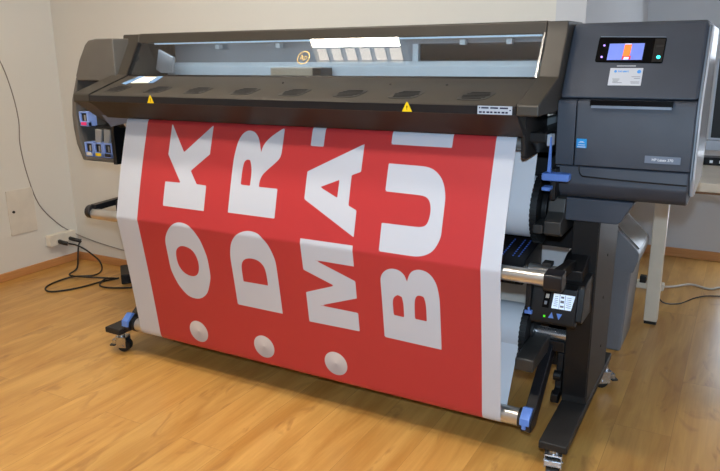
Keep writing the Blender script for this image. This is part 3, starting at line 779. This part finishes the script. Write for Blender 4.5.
# ================================================================== SMALL THINGS
# paper note with blue tape on the cover
b = MB(); polyf(CM, b, [(-1.790, .126), (-1.687, .131), (-1.706, .200), (-1.795, .200)], .0003, .0012)
nt_ = tag(b.build('paper_note', 'note'), 'small cream paper note taped to the left end of the printer cover', 'paper note')
b = MB(); polyf(CM, b, [(-1.835, .118), (-1.800, .108), (-1.785, .206), (-1.815, .206)], .0004, .0018); b.build('tape_strip', 'tape', nt_, label='blue tape strip')
b = MB(); polyf(CM, b, [(-1.695, .128), (-1.668, .129), (-1.682, .206), (-1.712, .206)], .0004, .0018); b.build('tape_strip', 'tape', nt_, label='blue tape strip')

# wall socket, plugs and power cable
so = thing('wall_socket', 'white double wall socket low on the left wall near the corner', 'socket', (XL, .80, .17))
b = MB(); b.px(rnd([(.690, .140), (.690, .212), (.885, .212), (.885, .140)], .008), XL, XL+.045); b.build('socket_body', 'socket', so, bevel=.003)
b = MB(); b.cyl((XL+.045, .755, .165), (XL+.049, .755, .165), .022, 24); b.cyl((XL+.045, .84, .165), (XL+.049, .84, .165), .022, 24); b.build('socket_ring', 'panelp', so)
pc = thing('power_cable', 'black power cable plugged into the wall socket and looped on the wooden floor', 'cable', (-3.0, .6, 0))
b = MB(); b.tube([(XL+.03, .755, .165), (XL+.075, .755, .160), (XL+.10, .775, .15)], .014, 10); b.tube([(XL+.03, .84, .165), (XL+.085, .83, .165), (XL+.12, .86, .15)], .013, 10)
b.build('plug', 'cable', pc)
z = .0065
b = MB(); b.tube([(XL+.10, .78, .15), (XL+.15, .80, .14), (-3.20, .84, .10), (-3.08, .83, .05), (-3.03, .80, z), (-2.98, .70, z), (-3.05, .60, z+.008), (-3.08, .50, z), (-3.04, .40, z), (-2.95, .37, z), (-2.87, .48, z), (-2.84, .62, z), (-2.80, .73, z)], .0052, 8)
b.tube([(XL+.12, .86, .15), (-3.26, .83, .13), (-3.24, .80, .07), (-3.16, .72, .02), (-3.08, .60, .022), (-2.96, .62, .02), (-2.86, .70, z)], .0052, 8)
b.tube([(-2.80, .72, z), (-2.83, .66, z+.012), (-2.80, .585, z), (-2.72, .57, z), (-2.62, .62, z), (-2.50, .72, z), (-2.2, .74, z)], .0052, 8)
b.build('cord', 'cable', pc)
b = MB().loop2([(-2.86, .80, 0), (-2.70, .66, 0), (-2.65, .72, 0), (-2.81, .86, 0)], [(-2.86, .80, .06), (-2.70, .66, .06), (-2.65, .72, .06), (-2.81, .86, .06)])
tag(b.build('power_adapter', 'black', bevel=.006), 'black box-shaped power adapter on the floor behind the banner', 'power adapter')
# thin wire on the walls
x = XL+.004; y = YB-.004
b = MB(); b.tube([(x, .45, 1.42), (x, .541, 1.296), (x, .591, 1.124), (x, .612, .947), (x, .600, .80), (x, .621, .613), (x, .676, .415), (x, .80, .262), (XL+.012, .91, .175), (-3.30, y, .150), (-3.17, y, .131), (-2.97, y, .112), (-2.7, y, .10)], .0032, 6)
tag(b.build('wall_wire', 'wire'), 'thin grey wire running down the left wall into the corner', 'wire')

# bin beside the post
bx0, bx1, by0, by1 = -.17, .052, 1.02, 1.34
bi = thing('waste_bin', 'grey plastic bin with curved lid behind the right stand post', 'bin', (-.04, 1.19, 0))
b = MB(); b.loop2([(bx0+.02, by0+.01, 0), (bx1-.005, by0+.01, 0), (bx1-.005, by1-.02, 0), (bx0+.02, by1-.02, 0)], [(bx0, by0, .385), (bx1+.012, by0, .385), (bx1+.012, by1, .385), (bx0, by1, .385)])
b.build('bin_body', 'bin', bi, bevel=.012, seg=3)
b = MB(); b.py(rnd([(bx0-.01, .38), (bx0-.01, .56), (-.09, .60), (-.04, .60), (.090, .475), (.090, .44), (.072, .38)], [.005, .02, .03, .03, .03, .03, .01]), by0-.012, by1+.01)
bl = b.build('bin_lid', 'bin', bi, bevel=.008, seg=3)
b = MB(); b.loop2([(-.025, by0+.02, .580), (.080, by0+.02, .479), (.080, by1-.03, .479), (-.025, by1-.03, .580)], [(-.018, by0+.02, .587), (.087, by0+.02, .486), (.087, by1-.03, .486), (-.018, by1-.03, .587)])
b.build('swing_flap', 'binlid', bl, bevel=.002)

# desk
dk = thing('office_desk', 'white office desk with square metal legs behind the printer', 'desk', (.8, 1.8, 0))
b = MB(); b.box(.07, 1.70, 1.36, 2.20, .695, .735); b.build('desk_top', 'deskw', dk, bevel=.003)
b = MB(); b.box(.075, 1.695, 1.375, 2.19, .683, .695); b.build('edge_band', 'edgeb', dk, label='brown underside edge')
for lx, ly in ((.092, 1.44), (1.60, 1.44), (.62, 2.12), (1.60, 2.12)):
    b = MB(); b.box(lx, lx+.062, ly, ly+.05, .015, .684); l = b.build('leg', 'deskw', dk, bevel=.004)
    b = MB(); b.box(lx+.003, lx+.059, ly+.003, ly+.047, 0, .016); b.build('leg_cap', 'rubber', l)
# device and monitor on desk
b = MB(); b.box(.250, .46, 1.93, 2.02, .735, .775)
dv = tag(b.build('desk_device', 'gloss', bevel=.004), 'flat black device with small white marks on the white desk', 'device')
for x0, x1 in ((.285, .300), (.33, .35)):
    b = MB(); b.box(x0, x1, 1.928, 1.93, .748, .762); b.build('white_mark', 'txtw', dv)
mo = thing('computer_monitor', 'dark computer monitor standing on the white desk at the right edge', 'monitor', (.54, 2.1, .735))
b = MB(); b.box(.262, .272, 2.04, 2.09, .855, 1.27); b.box(.262, .80, 2.045, 2.09, .855, .865); b.build('bezel', 'lab', mo)
b = MB(); b.box(.272, .80, 2.045, 2.09, .865, 1.27); b.build('monitor_screen', 'black', mo, bevel=.003)
b = MB(); b.box(.255, .80, 2.03, 2.10, .80, .853); b.build('speaker_bar', 'lab', mo, bevel=.004)
b = MB(); b.box(.50, .58, 2.10, 2.13, .745, .90); b.box(.40, .68, 2.04, 2.16, .735, .748); b.build('monitor_stand', 'black', mo, bevel=.004)
# power strip and white cable on the floor by the desk
ps = thing('power_strip', 'white power strip on the floor beyond the desk leg', 'power strip', (.05, 2.05, 0))
b = MB(); b.box(-.10, .13, 1.99, 2.045, 0, .04); b.build('strip_body', 'socket', ps, bevel=.006)
b = MB(); b.box(.0, .035, 1.985, 2.03, .035, .075); b.box(.05, .08, 1.99, 2.03, .035, .07); b.build('plug', 'cable', ps, bevel=.005, label='black plug')
b = MB(); b.tube([(.13, 2.02, .02), (.18, 2.10, .006), (.26, 2.18, .006), (.36, 2.14, .006), (.45, 2.22, .006), (.8, 2.3, .006)], .006, 8)
b.build('cord', 'wcable', ps)
b = MB(); b.tube([(.118, 1.505, .66), (.11, 1.52, .3), (.14, 1.62, .08), (.22, 1.80, .006), (.30, 1.95, .006), (.40, 2.03, .006), (.7, 2.1, .006)], .0035, 8)
tag(b.build('desk_cable', 'cable'), 'thin black cable running down behind the white desk leg', 'cable')

# ================================================================== LIGHTS
def fixture(cx, cy, w, lab_):
    """recessed troffer: a bright lens and, on the near side, a row of louvre cells"""
    f = thing('ceiling_light', lab_, 'ceiling light', (cx, cy, H-.06))
    x0, x1, y0, y1 = cx-w/2, cx+w/2, cy-.15, cy+.15
    b = MB()
    for q in ((x0-.012, x0, y0-.012, y1+.012), (x1, x1+.012, y0-.012, y1+.012), (x0, x1, y0-.012, y0), (x0, x1, y1, y1+.012)): b.box(*q, H-.06, H-.001)
    b.box(x0, x1, y0, y1, H-.010, H-.001); b.build('housing', 'socket', f)
    n = round(w/.1)
    for k in range(1, n): MB().box(x0+k*.1-.004, x0+k*.1+.004, y0, y0+.10, H-.058, H-.02).build('louvre', 'lab', f)
    MB().box(x0, x1, y0+.10, y0+.108, H-.058, H-.02).build('louvre', 'lab', f)
    MB().box(x0, x1, y0, y0+.10, H-.019, H-.012).build('reflector', 'cell', f)
    MB().box(x0, x1, y0+.108, y1, H-.050, H-.04).build('lens', 'tube', f)
    return f
fixture(-1.66, -.495, .60, 'bright louvred ceiling light over the left part of the printer')
fixture(-.85, -1.10, .60, 'bright louvred ceiling light in front of the printer')
def area(name, loc, rot, sx, sy, power, colr):
    l = bpy.data.lights.new(name, 'AREA'); l.shape = 'RECTANGLE'; l.size = sx; l.size_y = sy; l.energy = power; l.color = colr
    o = bpy.data.objects.new(name, l); col.objects.link(o); o.location = loc; o.rotation_euler = rot; return o
area('printer_work_light', (-1.0, .2125, 1.353), (math.radians(35), 0, 0), 1.65, .012, 2.4, (.85, .95, 1.0))
area('window_daylight', (XR-.02, .1, 1.5), (0, PI/2, 0), 1.0, 1.4, 9, (.72, .85, 1.0))
# the camera's own flash
l = bpy.data.lights.new('camera_flash', 'SPOT'); l.energy = 125; l.color = (.60, .80, 1.0); l.shadow_soft_size = .025; l.spot_size = math.radians(95); l.spot_blend = .8
o = bpy.data.objects.new('camera_flash', l); col.objects.link(o)
o.matrix_world = Matrix.Translation(Vector((0, 0, .12))) @ cm_
w = bpy.data.worlds.new('world'); bpy.context.scene.world = w; w.use_nodes = True
w.node_tree.nodes['Background'].inputs[0].default_value = (.75, .86, 1, 1); w.node_tree.nodes['Background'].inputs[1].default_value = 5.0
vs_ = bpy.context.scene.view_settings
vs_.view_transform = 'Standard'; vs_.look = 'None'; vs_.gamma = 1; vs_.exposure = 0.06; vs_.use_curve_mapping = False
